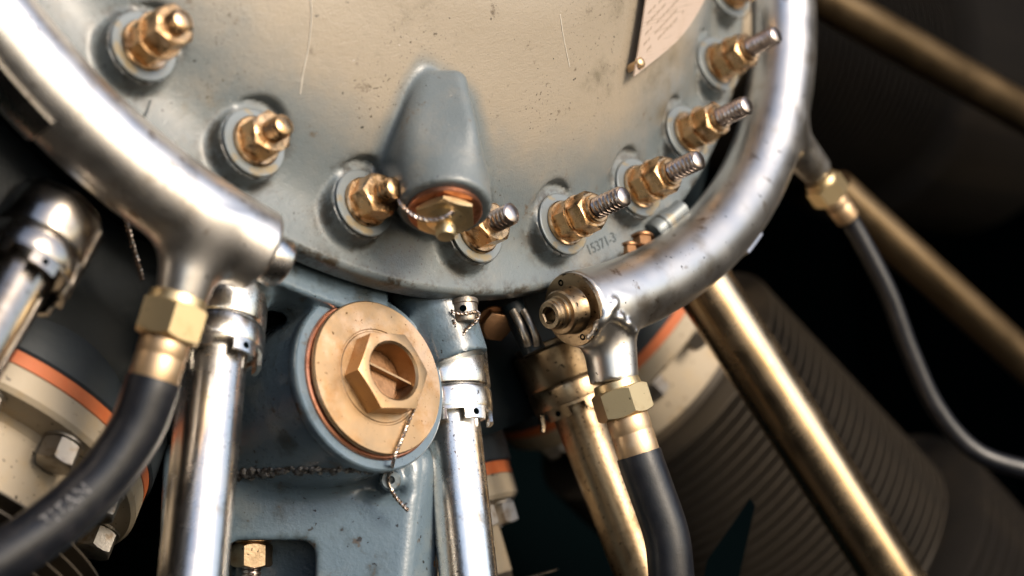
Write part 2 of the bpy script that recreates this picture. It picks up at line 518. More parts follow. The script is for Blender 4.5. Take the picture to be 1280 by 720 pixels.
def sd_cyl(P, p0, d, r, l0, l1):
    """cylinder about the axis p0 + t d, l0 < t < l1"""
    q = P - np.asarray(p0); t = q @ np.asarray(d)
    rho = np.sqrt(np.maximum((q * q).sum(1) - t * t, 0))
    return np.maximum(np.maximum(rho - r, l0 - t), t - l1)
def sd_cone(P, p0, p1, r0, r1, k=3.0):
    p0, p1 = np.asarray(p0), np.asarray(p1)
    L = np.linalg.norm(p1 - p0); d = (p1 - p0) / L
    q = P - p0; t = q @ d
    rho = np.sqrt(np.maximum((q * q).sum(1) - t * t, 0))
    return smax(smax(rho - (r0 + (r1 - r0) * np.clip(t / L, 0, 1)), -t, k), t - L, k)
def frame(P):
    q = P - CEN
    return q @ U, q @ Q, q @ A

# ================================================================== ground
gr = part('apron', ([(-2e5, -2e5, 0), (2e5, -2e5, 0), (2e5, 2e5, 0), (-2e5, 2e5, 0)], [(0, 1, 2, 3)]), M['concrete'], None, None)
gr['kind'] = 'structure'; gr['label'] = 'worn warm grey asphalt apron under the engine'
gr.name = 'ground'

# ================================================================== nose case
AZ = [-154.5, -139.6, -125.2, -109.6, -95.6, -80.4, -66.6, -52.8, -40.3]
prof_r = np.array([0, 150, 300, 400, 500, 550, 590, 615, 635, 660, 690, 760.0])
prof_a = np.array([204, 192, 158, 121, 72, 45, 20, 0, -16, -28, -32, -33.0])
_rr = np.linspace(0, 760, 761)
_aa = np.interp(_rr, prof_r, prof_a)
_k = np.exp(-0.5 * (np.arange(-36, 37) / 12.0) ** 2); _k /= _k.sum()
_aa = np.convolve(np.concatenate([np.full(36, _aa[0]), _aa, np.full(36, _aa[-1])]), _k, 'valid')
def dome_h(r):
    return np.interp(r, _rr, _aa)
BOSS_END = at(556, 261, 130.0)
BOSS_D = unit([0.05, -0.82, 0.57])
BOSS_X = unit(np.array([1.0, 0, 0]) - BOSS_D[0] * BOSS_D)
BOSS_N = np.cross(BOSS_X, -BOSS_D)
if BOSS_N[2] < 0: BOSS_N = -BOSS_N
allaz = [-154.5 - 15 * k for k in range(1, 8)][::-1] + AZ + [-40.3 + 13.5 * k for k in range(1, 4)]
def f_boss(P):
    # wedge shaped oil boss: near upright right side, sloping left flank, flat top edge
    qb = P - BOSS_END; t = qb @ BOSS_D; sl = qb @ BOSS_X; nh = qb @ BOSS_N
    u_ = np.clip(-t / 190.0, 0, 1.3)
    hgt = 56.0 + 4.0 * u_
    wr = 55.0 - 27.0 * u_
    wl = 54.0 - 30.0 * u_
    g = smax(sl - wr - 0.06 * (hgt - nh), (-sl - wl) * 0.86 + (nh - hgt) * 0.50, 14.0)
    g = smax(g, nh - hgt, 16.0)
    rho = np.hypot(sl, nh) - 56.0
    near_end = np.clip(1.0 + t / 95.0, 0, 1); near_end = near_end * near_end * (3 - 2 * near_end)
    g = rho * near_end + g * (1 - near_end)
    g = smax(g, t, 5.0)
    g = smax(g, -t - 170.0, 12.0)
    return g
def f_nose(P):
    x, y, a = frame(P)
    r = np.hypot(x, y)
    f = (a - dome_h(r)) * 0.86
    f = smax(f, r - 720.0, 9.0)
    for az in allaz:
        q = math.radians(az); cx, cy = RBOLT * math.cos(q), RBOLT * math.sin(q)
        dx, dy = x - cx, y - cy
        rd = dx * math.cos(q) + dy * math.sin(q); tg = -dx * math.sin(q) + dy * math.cos(q)
        rho = np.hypot(dx, dy)
        near = rho < 130
        if not near.any(): continue
        fb = smax(rho - 43.5, a - 0.0, 2.0)
        f[near] = smin(f[near], fb[near], 10.0)
        # spot face: flat seat cut into the dome, squarer on the inboard side
        sq = np.hypot(np.maximum(-rd - 8, 0) * 0.9 + np.maximum(rd, 0), tg) - 45.0
        fs = smax(sq, 0.0 - a, 2.0)
        f[near] = smax(f[near], -fs[near], 3.0)
    f = smin(f, f_boss(P) * 0.9, 9.0)
    f = smax(f, -66.0 - a, 4.0)
    f = smax(f, y - 260.0, 3.0)
    return f
def hit_surface(fn, px, py, z0=420.0):
    o = np.array([0, 0, D]); d = unit(np.array([px - 640.0, 360.0 - py, -D])); t = D - z0
    for _ in range(260):
        v_ = float(fn((o + d * t)[None, :])[0])
        if v_ < 0.05 or t > D + 900: break
        t += max(0.3, 0.6 * v_)
    return o + d * t
def f_nose_local(Pl):     # grid axes = engine axes
    return f_nose(CEN + Pl[:, :1] * U + Pl[:, 1:2] * Q + Pl[:, 2:3] * A)
nose = thing('nose_case', 'large grey domed nose case with a ring of plated studs round its rim', 'nose case', CEN, A, U)
V, F = surface_net(f_nose_local, (-750, -750, -74), (750, 285, 216), 4.6)
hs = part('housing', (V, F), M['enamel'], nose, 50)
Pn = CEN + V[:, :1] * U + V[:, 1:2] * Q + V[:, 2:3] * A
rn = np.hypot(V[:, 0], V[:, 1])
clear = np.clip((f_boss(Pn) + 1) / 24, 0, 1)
dust_sheen = np.clip((640 - rn) / 150, 0.18, 1.0) * clear  # painted warm tone fades to the rim and leaves the boss bluish
fa = hs.data.attributes.new('dust_sheen', 'FLOAT', 'POINT')
fa.data.foreach_set('value', dust_sheen.astype(np.float32))
ga = hs.data.attributes.new('oil', 'FLOAT', 'POINT')
oil = np.clip((rn - 700) / 18, 0, 1)
for az in AZ:                                              # oil creeping out round the stud seats
    q = math.radians(az)
    rho = np.hypot(V[:, 0] - RBOLT * math.cos(q), V[:, 1] - RBOLT * math.sin(q))
    oil = np.maximum(oil, 0.75 * np.clip((66 - rho) / 22, 0, 1) * (V[:, 2] < 18))
ga.data.foreach_set('value', oil.astype(np.float32))

# data plate with rivets
# scratches in the paint
for pts_ in (((388, -6), (389, 20), (386, 55), (379, 90), (375, 118)), ((700, 18), (703, 40), (708, 66), (712, 84)), ((188, 126), (184, 138), (180, 146))):
    sp_ = [hit_surface(f_nose, x_, y_) for x_, y_ in smooth_path(pts_, 6)]
    part('scratch', tube([np.array([(q_ - CEN) @ U, (q_ - CEN) @ Q, (q_ - CEN) @ A]) for q_ in sp_], 1.0 if len(pts_) > 3 else 1.6, 6), M['scratch'] if len(pts_) > 3 else M['stamp'], nose, 60)
pl_h = lambda r: float(dome_h(r)) + 15.0
v, f = [], []
pol = lambda r, z: np.array([r * math.cos(math.radians(z)), r * math.sin(math.radians(z))])
hp = lambda r: 15.0 + dome_h(430) + (dome_h(519) - dome_h(330)) / 189 * (r - 430)
pc0, pc1 = pol(510.8, -79.7), pol(427, -69.7)
arc = smooth_path([pol(510.8, -79.7), pol(523.3, -64.7), pol(539.5, -53.6), pol(565, -42)], 11)
rr = np.linspace(0, 1.9, 14); aa = list(range(len(arc)))
for top in (0, 1):
    for r in rr:
        for j in aa:
            p_ = pc0 + r * (pc1 - pc0) + (arc[j] - pc0)
            v.append((p_[0], p_[1], hp(np.hypot(*p_)) + (3.0 if top else 0)))
nr, na = len(rr), len(aa)
for t in (0, 1):
    for i in range(nr - 1):
        for j in range(na - 1):
            q = [t * nr * na + i * na + j, t * nr * na + (i + 1) * na + j, t * nr * na + (i + 1) * na + j + 1, t * nr * na + i * na + j + 1]
            f.append(tuple(q if t else q[::-1]))
def edge(ids):
    for a_, b_ in zip(ids[:-1], ids[1:]): f.append((a_, b_, b_ + nr * na, a_ + nr * na))
edge([i * na for i in range(nr)]); edge([(nr - 1) * na + j for j in range(na)])
edge([i * na + na - 1 for i in range(nr)][::-1]); edge([j for j in range(na)][::-1])
dp = part('data_plate', (v, f), M['plate'], nose, 30)
for p_ in (pc0 + 0.12 * (pc1 - pc0) + 0.55 * (arc[1] - pc0) / np.linalg.norm(arc[1] - pc0) * 18, arc[26] + 0.14 * (pc1 - pc0), pc0 + 1.75 * (pc1 - pc0) + (arc[2] - pc0)):
    h = 3.0 + hp(np.hypot(*p_))
    rv = lathe([(5.5, -22), (5.5, -3.2), (8.5, 0), (8, 2.4), (5.5, 4.6), (2.5, 5.6), (0, 5.9)], 20)
    part('rivet', (np.asarray(rv[0]) + [p_[0], p_[1], h], rv[1]), M['ferrule'], dp, 40)

g = Geo()
e_a = unit(np.append(arc[20] - arc[4], 0)); e_b = unit(np.append(pc1 - pc0, 0))
for i in range(15):
    p_row = pc0 + (pc1 - pc0) * (0.16 + 0.12 * i)
    j = 14.0
    while j < 150:
        w_ = 4 + 12 * RNG.random()
        if RNG.random() < 0.8:
            c0 = p_row + e_a[:2] * j; c1 = p_row + e_a[:2] * (j + w_)
            qs = [c0, c1, c1 + e_b[:2] * 4.5, c0 + e_b[:2] * 4.5]
            vv = [(*q_, hp(np.hypot(*q_)) + 3.0 + dz) for dz in (-0.4, 0.35) for q_ in qs]
            g.add(vv, [(4, 5, 6, 7), (0, 1, 5, 4), (1, 2, 6, 5), (2, 3, 7, 6), (3, 0, 4, 7)])
        j += w_ + 3
part('etched_lines', (g.v, g.f), M['etch'], dp, 30)

# ================================================================== studs round the rim
GST = 'plated studs round the nose case rim'
stud_info = [
 ('two_long', 'gold double nut on a round grey washer, uppermost stud left of the dome'),
 ('short', 'single gold nut on a grey washer, second stud down the left side of the dome'),
 ('short', 'single gold nut with short stud end, just left of the cone shaped boss'),
 ('plain', 'gold nut tucked beneath the wire locked plug of the cone shaped boss'),
 ('long', 'sharp gold double nut with long bare thread nearest the end of the right pipe'),
 ('long', 'gold double nut with long bare thread, second up from the right pipe end'),
 ('long', 'gold double nut with long bare thread, third up from the right pipe end'),
 ('long', 'gold double nut with long bare thread overlapping the right pipe, below the data plate'),
 ('two_long', 'partly cut off gold nut at the top edge beside the right pipe'),
]
for (kind, label), az in zip(stud_info, AZ):
    rot = RNG.random() * 60
    t = thing('stud_fastener', label, 'stud', E(RBOLT, az, 0.0), A, radial(az + rot), GST)
    part('washer', lathe([(13, 0.4), (41, 0.4), (42, 1.5), (42, 4.0), (40.5, 5.0), (13, 5.0)], 48, cap=False), M['washer'], t)
    n1 = G(lathe([(14, 5.1), (29.5, 5.1), (30.5, 6.5), (30.5, 9), (29, 11), (20, 11.4)], 48, cap=False), hexnut(47, 24, 10, 13))
    top = 34
    if kind in ('short', 'plain'):
        n1 = G(lathe([(14, 5.1), (30, 5.1), (31, 6.5), (31, 9), (29, 11), (20, 11.4)], 48, cap=False), hexnut(48, 30, 10, 13, ch=0.7))
        top = 40
    part('hex_nut', n1, M['gold'], t, 25)
    if kind == 'two_long':
        n2 = G(lathe([(13, 34.2), (28, 34.2), (29, 36), (28, 38), (20, 38.2)], 48, cap=False), hexnut(46, 32, 37, 13, ch=0.7)); top = 69
        part('lock_nut', n2, M['gold'], t, 25)
        end = top + 15
    elif kind == 'long':
        n2 = G(lathe([(13, 34.2), (28.5, 34.2), (29, 35.4), (28.5, 37), (20, 37.2)], 48, cap=False), hexnut(47, 26, 36.5, 13, ch=0.7),
               lathe([(14.5, 62.4), (19.5, 62.4), (19.5, 66), (18, 68.5), (14.5, 68.5)], 40, cap=False)); top = 68
        part('lock_nut', n2, M['gold'], t, 25)
        end = top + 50
    elif kind == 'short': end = top + 23
    else: end = top + 32
    part('threaded_stud', thread(14.6, 6, end, n=28, pitch=7.0, depth=2.9, tip=1.2), M['thread'] if kind in ('long', 'plain') else M['gold'], t, 60)

# stamped number beside the sharp stud
def text_obj(name, body, size, m, origin, z, x, parent, depth=0.3, conv=None):
    cu = bpy.data.curves.new(name, 'FONT'); cu.body = body; cu.size = size; cu.extrude = depth
    cu.align_x = 'CENTER'; cu.align_y = 'CENTER'; cu.resolution_u = 3
    tmp = bpy.data.objects.new('tmp', cu); COL.objects.link(tmp)
    dg = bpy.context.evaluated_depsgraph_get()
    me0 = tmp.evaluated_get(dg).to_mesh()
    v = [tuple(q.co) for q in me0.vertices]; f = [tuple(q.vertices) for q in me0.polygons]
    tmp.evaluated_get(dg).to_mesh_clear()
    bpy.data.objects.remove(tmp); bpy.data.curves.remove(cu)
    return v, f
v, f = text_obj('t', '15371-3', 20, None, None, None, None, None)
q = math.radians(-87.6)
v = np.asarray(v)
vv = []
for x_, y_, z_ in v:      # wrapped along the flange
    an = q + x_ / 690.0; r = 690.0 + (-y_) * 1.0
    vv.append((r * math.cos(an), r * math.sin(an), float(dome_h(r)) + z_ * 1.2 + 0.3))
part('stamped_number', (vv, f), M['stamp'], nose, 30)

# ================================================================== wire locked plug in the cone boss
plug = thing('boss_plug', 'hexagonal bronze plug on a red copper washer under the cone shaped boss', 'plug', BOSS_END, BOSS_D, [1, 0.05, 0])
part('copper_washer', lathe([(20, -1), (43, -1), (44.5, 1), (44.5, 5), (43, 6.5), (20, 6.5)], 48, cap=False), M['copper'], plug)
part('hex_head', hexnut(66, 10, 6.6, 0, ch=0.5), M['brass_nut'], plug, 25)
part('stem', lathe([(24, 16.5), (20, 19), (14, 21), (11, 24), (9, 24.5), (9, 26), (11.5, 26.5), (12, 28), (12, 38), (10, 41), (0, 42)], 28), M['brass_nut'], plug, 35)
w0 = BOSS_END
lw = thing('lock_wire', 'bright lock wire looped from the cone boss to its plug', 'lock wire', at(505, 252, 150))
path = smooth_path([at(497, 243, 132), at(503, 256, 150), at(516, 268, 166), at(532, 274, 172), at(546, 274, 176), at(560, 270, 172), at(567, 264, 150)], 8)
world_part('wire', twisted(path, 1.6, 13), M['wire'], lw, 40)

# ================================================================== ignition ring, two lengths
def f_ring_factory(az0, az1, stubs, rt=50.0, k=22.0):
    def fn(P):
        q = P - CRING
        x, y, a = q @ U, q @ Q, q @ A
        r = np.hypot(x, y); an = np.degrees(np.arctan2(y, x))
        f = np.hypot(r - ring_r(np.clip(an, -185, -15)), a) - rt
        mid, half = 0.5 * (az0 + az1), 0.5 * (az1 - az0)
        dd = (an - mid + 180) % 360 - 180
        f = smax(f, (np.abs(dd) - half) * math.pi / 180 * RRING, 5.0)
        for p0, p1, r0, r1 in stubs:
            f = smin(f, sd_cone(P, p0, p1, r0, r1), k)
        return f
    return fn

def lead(name, label, cat, group, p_nut, p_fer, hose, w_nut, w_fer, w_hose, m_fer, hose_m, az=None, collar=6.0):
    """ignition lead: coupling nut, ferrule and hose; widths are real diameters"""
    root = thing(name, label, cat, p_nut, group=group)
    d = unit(p_fer - p_nut)
    L = np.linalg.norm(p_fer - p_nut)
    nh = w_nut * 0.52
    nut = G(hexnut(w_nut * 0.90, nh, -nh / 2, 0, ch=0.65),
            lathe([(w_nut * 0.36, -nh / 2 - w_nut * 0.14), (w_nut * 0.41, -nh / 2 - w_nut * 0.12), (w_nut * 0.43, -nh / 2), (w_nut * 0.4, -nh / 2 + 1)], 40))
    world_part('coupling_nut', xform(nut, p_nut, d, np.cross(d, [0, 0.3, 1]) + 0.25 * np.array([0, 0, 1])), M['brass_nut'], root, 25)
    fer = lathe([(w_fer * 0.46, nh / 2 - 3), (w_fer * 0.5, nh / 2 + 2), (w_fer * 0.5, L * 0.52), (w_fer * 0.49, L * 0.54), (w_fer * 0.49, L * 0.57), (w_fer * 0.5, L * 0.59), (w_fer * 0.5, L - 2), (w_fer * 0.485, L), (w_fer * 0.46, L + 0.5)], 48)
    world_part('ferrule', xform(fer, p_nut, d), m_fer, root, 35)
    pts = [p_nut + d * (L - 5)] + [p_fer + d * 12] + hose
    world_part('hose', tube(smooth_path(pts, 14), w_hose / 2, 32), hose_m, root, 60)
    return root

# left length
rl_end = inv(at(338, 303, 240), CRING)
azl1 = inv(on_plane(322, 318), CRING)[1]
pT = on_plane(250, 275); zT = pT[2]
stub_l = (pT, at(226, 378, zT + 16), 43, 28)
sad = on_plane(24, 92)
ringl = thing('ignition_pipe', 'polished curved steel pipe across the upper left, ending over the left tubes', 'pipe', E(RRING, -150, 0, CRING), group='ignition manifold pipes')
V, F = surface_net(f_ring_factory(-178.0, azl1, [stub_l]), (-900, -60, 120), (-225, 620, 760), 5.0)
world_part('pipe', (V, F), M['ring'], ringl, 50)
te = -tangent(azl1) * -1
pe = E(ring_r(azl1), azl1, 0, CRING)
cap = lathe([(38, -6), (38, 1), (29, 2), (29.5, 4), (29.5, 30), (28, 33), (25, 35), (0, 36)], 48)
world_part('end_cap', xform(cap, pe, te), M['steel'], ringl, 35)
# saddle tee on the far left of the pipe
sd_dir = unit(0.55 * radial(-157) - 0.83 * A)
sdl = lathe([(50, 4), (50, 78), (47, 82), (30, 82), (28, 120)], 48)
tt = tangent(-156)
def saddle():
    v, f = [], []
    nn, mm = 26, 12
    for rr_ in (54.5, 50.5):
        for i in range(nn):
            an = 62 + (200) * i / (nn - 1)
            for j in range(mm):
                az_ = -161.5 + 7.2 * j / (mm - 1)
                q = math.radians(an)
                v.append(E(ring_r(az_) + rr_ * math.cos(q - math.radians(90)) , az_, -rr_ * math.sin(q - math.radians(90)) + 0, CRING))
    K = nn * mm
    for t in (0, 1):
        for i in range(nn - 1):
            for j in range(mm - 1):
                q = [t * K + i * mm + j, t * K + (i + 1) * mm + j, t * K + (i + 1) * mm + j + 1, t * K + i * mm + j + 1]
                f.append(tuple(q))
    def ed(ids):
        for a_, b_ in zip(ids[:-1], ids[1:]): f.append((a_, b_, b_ + K, a_ + K))
    ed([i * mm for i in range(nn)]); ed([i * mm + mm - 1 for i in range(nn)]); ed(list(range(mm))); ed([(nn - 1) * mm + j for j in range(mm)])
    return v, f
world_part('saddle_sleeve', saddle(), M['steel'], ringl, 40)

lead('ignition_lead', 'thick black hose with pale brass nut curving down the lower left corner', 'ignition lead', 'rubber ignition leads',
     at(214, 402, zT + 22), at(190, 481, zT + 36),
     [at(168, 540, zT + 45), at(128, 598, zT + 60), at(72, 650, zT + 80), at(0, 700, zT + 105), at(-80, 745, zT + 130)],
     78, 56, 61, M['ferrule'], M['rubber'])

def wrap_on_hose(body, size, path, rad, s0, face):
    v, f = text_obj('t', body, size, None, None, None, None, None)
    P_ = np.array(path); sg = np.concatenate([[0], np.cumsum(np.linalg.norm(np.diff(P_, axis=0), axis=1))])
    out = []
    for x_, y_, z_ in v:
        q_ = s0 + x_
        c = np.array([np.interp(q_, sg, P_[:, k]) for k in range(3)])
        t_ = unit(np.array([np.interp(q_ + 4, sg, P_[:, k]) for k in range(3)]) - np.array([np.interp(q_ - 4, sg, P_[:, k]) for k in range(3)]))
        n0 = unit(np.asarray(face) - (np.asarray(face) @ t_) * t_); b0 = np.cross(n0, t_)
        an = y_ / rad
        out.append(c + (rad + 0.25 + 0.3 * z_) * (math.cos(an) * n0 + math.sin(an) * b0))
    return out, f
hp_ = smooth_path([at(190, 481, zT + 36), at(168, 540, zT + 45), at(128, 598, zT + 60), at(72, 650, zT + 80), at(0, 700, zT + 105), at(-80, 745, zT + 130)], 14)
hl = bpy.data.objects['ignition_lead']
world_part('hose_print', wrap_on_hose('NATIT'[::-1], 22, hp_[::-1], 32, 160, [0.1, 0.25, 1]), M['print'], hl, 30)

# right length
azr0 = inv(on_plane(716, 383), CRING)[1]
pR = on_plane(757, 388); zR = pR[2]
stub_r = (pR, at(768, 478, zR + 14), 38, 32)
ringr = thing('ignition_pipe', 'broad curved steel pipe sweeping up the right side of the dome', 'pipe', E(RRING, -70, 0, CRING), group='ignition manifold pipes')
p3 = on_plane(978, 165)
stub3 = (p3, at(1022, 215, p3[2] - 60), 34, 24)
f_rr = f_ring_factory(azr0, -22.0, [stub_r, stub3])
lumps = []
for pts_ in (((736, 424), (744, 410), (752, 401), (763, 396), (774, 398), (784, 405), (792, 414)), ((757, 394), (762, 385), (768, 377))):
    for x_, y_ in smooth_path(pts_, 4):
        lumps.append((hit_surface(f_rr, x_ + RNG.normal() * 1.5, y_ + RNG.normal() * 1.5, 200), 3.5 + 2.5 * RNG.random()))
def f_rw(P):
    f = f_rr(P)
    for c_, r_ in lumps:
        m_ = (np.abs(P - c_) < 22).all(1)
        if m_.any(): f[m_] = smin(f[m_], np.linalg.norm(P[m_] - c_, axis=1) - r_, 4.0)
    return f
V, F = surface_net(f_rw, (30, -190, -1010), (640, 560, 90), 4.4)
world_part('pipe', (V, F), M['ring'], ringr, 50)
pe = E(ring_r(azr0), azr0, 0, CRING); te = -tangent(azr0)
disc = lathe([(44, -8), (47, -7), (48, -5), (48, 3), (47, 4), (32, 4.4), (30, 8), (29, 26), (27, 29), (22, 30), (21, 31)], 64)
world_part('end_flange', xform(disc, pe, te), M['old_steel'], ringr, 30)
hx = np.cross(te, [0, 1, 0])
sock = G(lathe([(21, 30), (20.5, 33), (18.5, 33.5), (20.5, 36), (18.5, 37.5), (20, 40), (18.5, 42), (18.5, 46), (17, 48), (11.5, 48)], 44, cap=False), lathe([(11.5, 48), (10, 46), (10, 34), (0, 34)], 6, cap=False))
world_part('socket_plug', xform(sock, pe, te), M['old_steel'], ringr, 30)
hole = lathe([(0, 4.0), (4, 4.9), (4.4, 4.4)], 12, cap=False)
for an in (-60, 120):
    c = pe + 38 * (math.cos(math.radians(an)) * basis(te)[0] + math.sin(math.radians(an)) * basis(te)[1])
    world_part('lock_hole', xform(lathe([(4.5, 4.05), (4.2, 4.9), (2.6, 4.9), (2.2, 4.2), (0, 4.15)], 14, cap=False), c, te), M['black'], ringr, 30)
# small clip under the bend
cp = inv(on_plane(936, 305), CRING)
def clip():
    g = Geo()
    v, f = [], []
    for rr_ in (50.3, 54.5):
        for i in range(9):
            q = math.radians(-50 + 62 * i / 8)
            for j in range(5):
                az_ = cp[1] - 1.7 + 3.4 * j / 4
                v.append(E(ring_r(az_) + rr_ * math.cos(q), az_, rr_ * math.sin(q), CRING))
    K = 45
    for t in (0, 1):
        for i in range(8):
            for j in range(4): f.append((t * K + i * 5 + j, t * K + (i + 1) * 5 + j, t * K + (i + 1) * 5 + j + 1, t * K + i * 5 + j + 1))
    def ed(ids):
        for a_, b_ in zip(ids[:-1], ids[1:]): f.append((a_, b_, b_ + K, a_ + K))
    ed([i * 5 for i in range(9)]); ed([i * 5 + 4 for i in range(9)]); ed(list(range(5))); ed([40 + j for j in range(5)])
    return v, f
world_part('clip', clip(), M['steel'], ringr, 40)

lead('ignition_lead', 'black hose with sharp brass nut hanging from the right pipe end', 'ignition lead', 'rubber ignition leads',
     at(778, 503, zR + 18), at(800, 572, zR + 24),
     [at(815, 615, zR + 26), at(832, 665, zR + 28), at(838, 705, zR + 30), at(842, 770, zR + 30)],
     74, 56, 60, M['ferrule'], M['rubber'])
z3 = p3[2] - 70
lead('ignition_lead', 'thin blurred grey hose with orange brass nut curving away on the far right', 'ignition lead', 'rubber ignition leads',
     at(1034, 237, z3), at(1060, 273, z3 - 20),
     [at(1082, 310, z3 - 30), at(1112, 370, z3 - 40), at(1138, 440, z3 - 50), at(1172, 512, z3 - 60), at(1222, 566, z3 - 70), at(1300, 592, z3 - 80)],
     60, 38, 30, M['ferrule'], M['rubber'])

# ================================================================== front crankcase casting
PLUG = on_plane(465, 475, -90.0)
zB = 12.0
neck3 = (at(532, 352, -70), at(570, 452, -45))
neck2 = (at(302, 330, 20), at(294, 375, 110))
neck1 = (at(125, 190, 60), at(80, 270, 200))
neck4 = (at(655, 360, -215), at(688, 440, -185))
nf = unit([-0.04, 0.22, 0.97])
def f_case(P):
    x, y, a = frame(P)
    r = np.hypot(x, y); an = np.degrees(np.arctan2(y, x))
    f = smax(smax(r - 690.0, a + 80.0, 8.0), -420.0 - a, 8.0)
    # pad under the nose flange
    pad = smax(smax(r - 748.0, a + 78.0, 5.0), -150 - a, 5.0)
    pad = smax(pad, (np.abs(an + 125.3) - 8.6) * math.pi / 180 * 740, 6.0)
    f = smin(f, pad, 16.0)
    # body block
    b = (P - at(400, 640, zB)) @ nf
    b = smax(b, (P - at(520, 640, zB)) @ unit([0.82, 0.05, 0.57]), 10.0)
    b = smax(b, P[:, 0] - at(546, 640, zB)[0], 8.0)
    b = smax(b, P[:, 1] + 190.0, 46.0)
    b = smax(b, -330.0 - P[:, 2], 10.0)
    b = smax(b, -440.0 - P[:, 0], 10.0)
    # pocket with the nut at lower left
    pk = smax(smax(np.abs(P[:, 0] + 300.0) - 56.0, P[:, 1] + 314.0, 22.0), -60.0 - P[:, 2], 10.0)
    b = smax(b, -pk, 8.0)
    f = smin(f, b, 42.0)
    # plug boss
    f = smin(f, sd_cyl(P, PLUG, A, 111.0, -330.0, -9.0), 16.0)
    for (p0, p1), rad in ((neck3, 43.0), (neck2, 40.0)):
        f = smin(f, sd_cone(P, p0, p1, rad + 6, rad), 20.0)
    # dent under the wire lug
    e = P - at(478, 614, zB + 8)
    f = smax(f, -(np.sqrt((e[:, 0] / 30.0) ** 2 + (e[:, 1] / 13.0) ** 2 + (e[:, 2] / 30.0) ** 2) - 1) * 13.0, 8.0)
    # wire lug
    f = smin(f, sd_cone(P, at(487, 599, zB - 20), at(487, 600, zB + 20), 15, 12), 8.0)
    return f
case = thing('crankcase', 'blue grey cast crankcase front section behind the dome rim', 'crankcase', at(400, 600, -100))
V, F = surface_net(f_case, (-500, -560, -350), (60, 130, 190), 4.4)
world_part('casting', (V, F), M['case'], case, 50)
world_part('boss_rim', xform(lathe([(60, -16), (112.5, -16), (113.5, -13), (113.5, -4), (112.8, -2), (111, -0.6), (60, -0.6)], 128, cap=False), PLUG, A), M['case'], case, 35)
# joint sealant bead
def hit(fn, px, py, z0=220.0, lift=0.0):
    """point of a cast surface seen at a pixel"""
    o = np.array([0, 0, D]); d = unit(np.array([px - 640.0, 360.0 - py, -D]))
    t = (D - z0)
    for _ in range(200):
        v_ = float(fn((o + d * t)[None, :])[0])
        if v_ < 0.05: break
        t += max(0.3, 0.6 * v_)
        if t > D + 800: break
    return o + d * (t - lift)
g = Geo()
for strand in range(4):
    ph = RNG.random(6) * 7
    bead, brad = [], []
    x0, x1 = (288, 490) if strand == 0 else ((288, 400), (292, 350), (370, 470))[strand - 1]
    for i in range(110):
        t = i / 109
        px = x0 + (x1 - x0) * t
        taper = 1 - 0.75 * (px - 288) / 202
        py = 594 - 5 * math.sin((px - 288) / 67) - 3 * (px - 288) / 202 + taper * (3.4 * math.sin(px * 0.16 + ph[0]) + 2.4 * math.sin(px * 0.41 + ph[1]) + 1.5 * math.sin(px * 0.9 + ph[2]))
        bead.append(hit(f_case, px, py, lift=-0.6))
        brad.append((1.2 + 3.2 * taper) * (0.75 + 0.35 * math.sin(px * 0.3 + ph[3]) + 0.25 * math.sin(px * 0.77 + ph[4])) + 0.5)
    g.add(*tube(bead, brad, 9, wob=0.35))
world_part('sealant_bead', (g.v, g.f), M['seal'], case, 60)
# rest of the crankcase behind
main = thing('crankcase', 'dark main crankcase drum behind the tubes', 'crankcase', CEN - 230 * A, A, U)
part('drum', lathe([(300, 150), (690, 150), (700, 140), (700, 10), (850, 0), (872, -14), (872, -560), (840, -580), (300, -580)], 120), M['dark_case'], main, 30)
for n_, p0, p1 in (('neck', *neck1), ('neck', *neck4)):
    pass

# nut in the pocket
pn = thing('pocket_nut', 'rusty nut on a stud inside the case pocket, lower left', 'nut', at(315, 668, -20), [0, -1, 0.12], [0.3, 0, 1])
part('washer', lathe([(12, 0), (24, 0), (26, 3), (26, 8), (22, 11), (12, 11)], 36, cap=False), M['gold'], pn)
part('hex_nut', hexnut(46, 30, 11, 13, ch=0.7), M['old_steel'], pn, 25)
part('threaded_stud', thread(13, -20, 90, n=24), M['thread'], pn, 60)
pn2 = thing('edge_bolt', 'small brown bolt at the foot of the case by the bright tube', 'bolt', at(534, 700, -20), [0, -1, 0.1])
part('head', hexnut(20, 9, 0, 0), M['brass_dark'], pn2, 25)
part('shank', lathe([(7, -14), (7, 40)], 20), M['brass_dark'], pn2)

# ================================================================== big brass plug
bp = thing('brass_plug', 'big round brass plug with a hollow hexagon head in the grey crankcase', 'plug', PLUG, A, [0.75, 0.64, -0.2])
part('sealing_ring', lathe([(64, -3), (98, -3), (100.5, -1), (100.5, 3), (98.5, 4.5), (64, 4.5)], 96, cap=False), M['copper'], bp, 35)
part('flange', lathe([(36, 4), (91, 4), (91.5, 6.5), (96, 7.5), (97, 8.5), (97, 12.5), (95.5, 14.2), (66, 14.8), (61, 14.8), (60, 13.8), (58, 13.8), (57, 14.8), (36, 14.8)], 128, cap=False), M['brass'], bp, 30)
def spin(geo, deg):
    c, s_ = math.cos(math.radians(deg)), math.sin(math.radians(deg))
    v = np.asarray(geo[0], float)
    return (np.stack([v[:, 0] * c - v[:, 1] * s_, v[:, 0] * s_ + v[:, 1] * c, v[:, 2]], 1), geo[1])
part('hexagon', spin(hexnut(93, 40, 4.2, 35, chamfer_both=False, ch=0.2, depth=38), -10), M['brass'], bp, 25)
part('slot_web', spin(G(box(-34.5, 34.5, -1.2, 1.2, 7.3, 34)), -62), M['brass'], bp, 30)
part('socket_floor', spin(G(lathe([(34.6, 6.6), (34.6, 9), (0, 9)], 48, cap=False), box(-20, 20, -28, -1.3, 8.9, 24)), -62), M['brass_dark'], bp, 30)
v, f = text_obj('t', 'V 1370', 13, None, None, None, None, None)
vv = []
q0 = math.radians(-128)
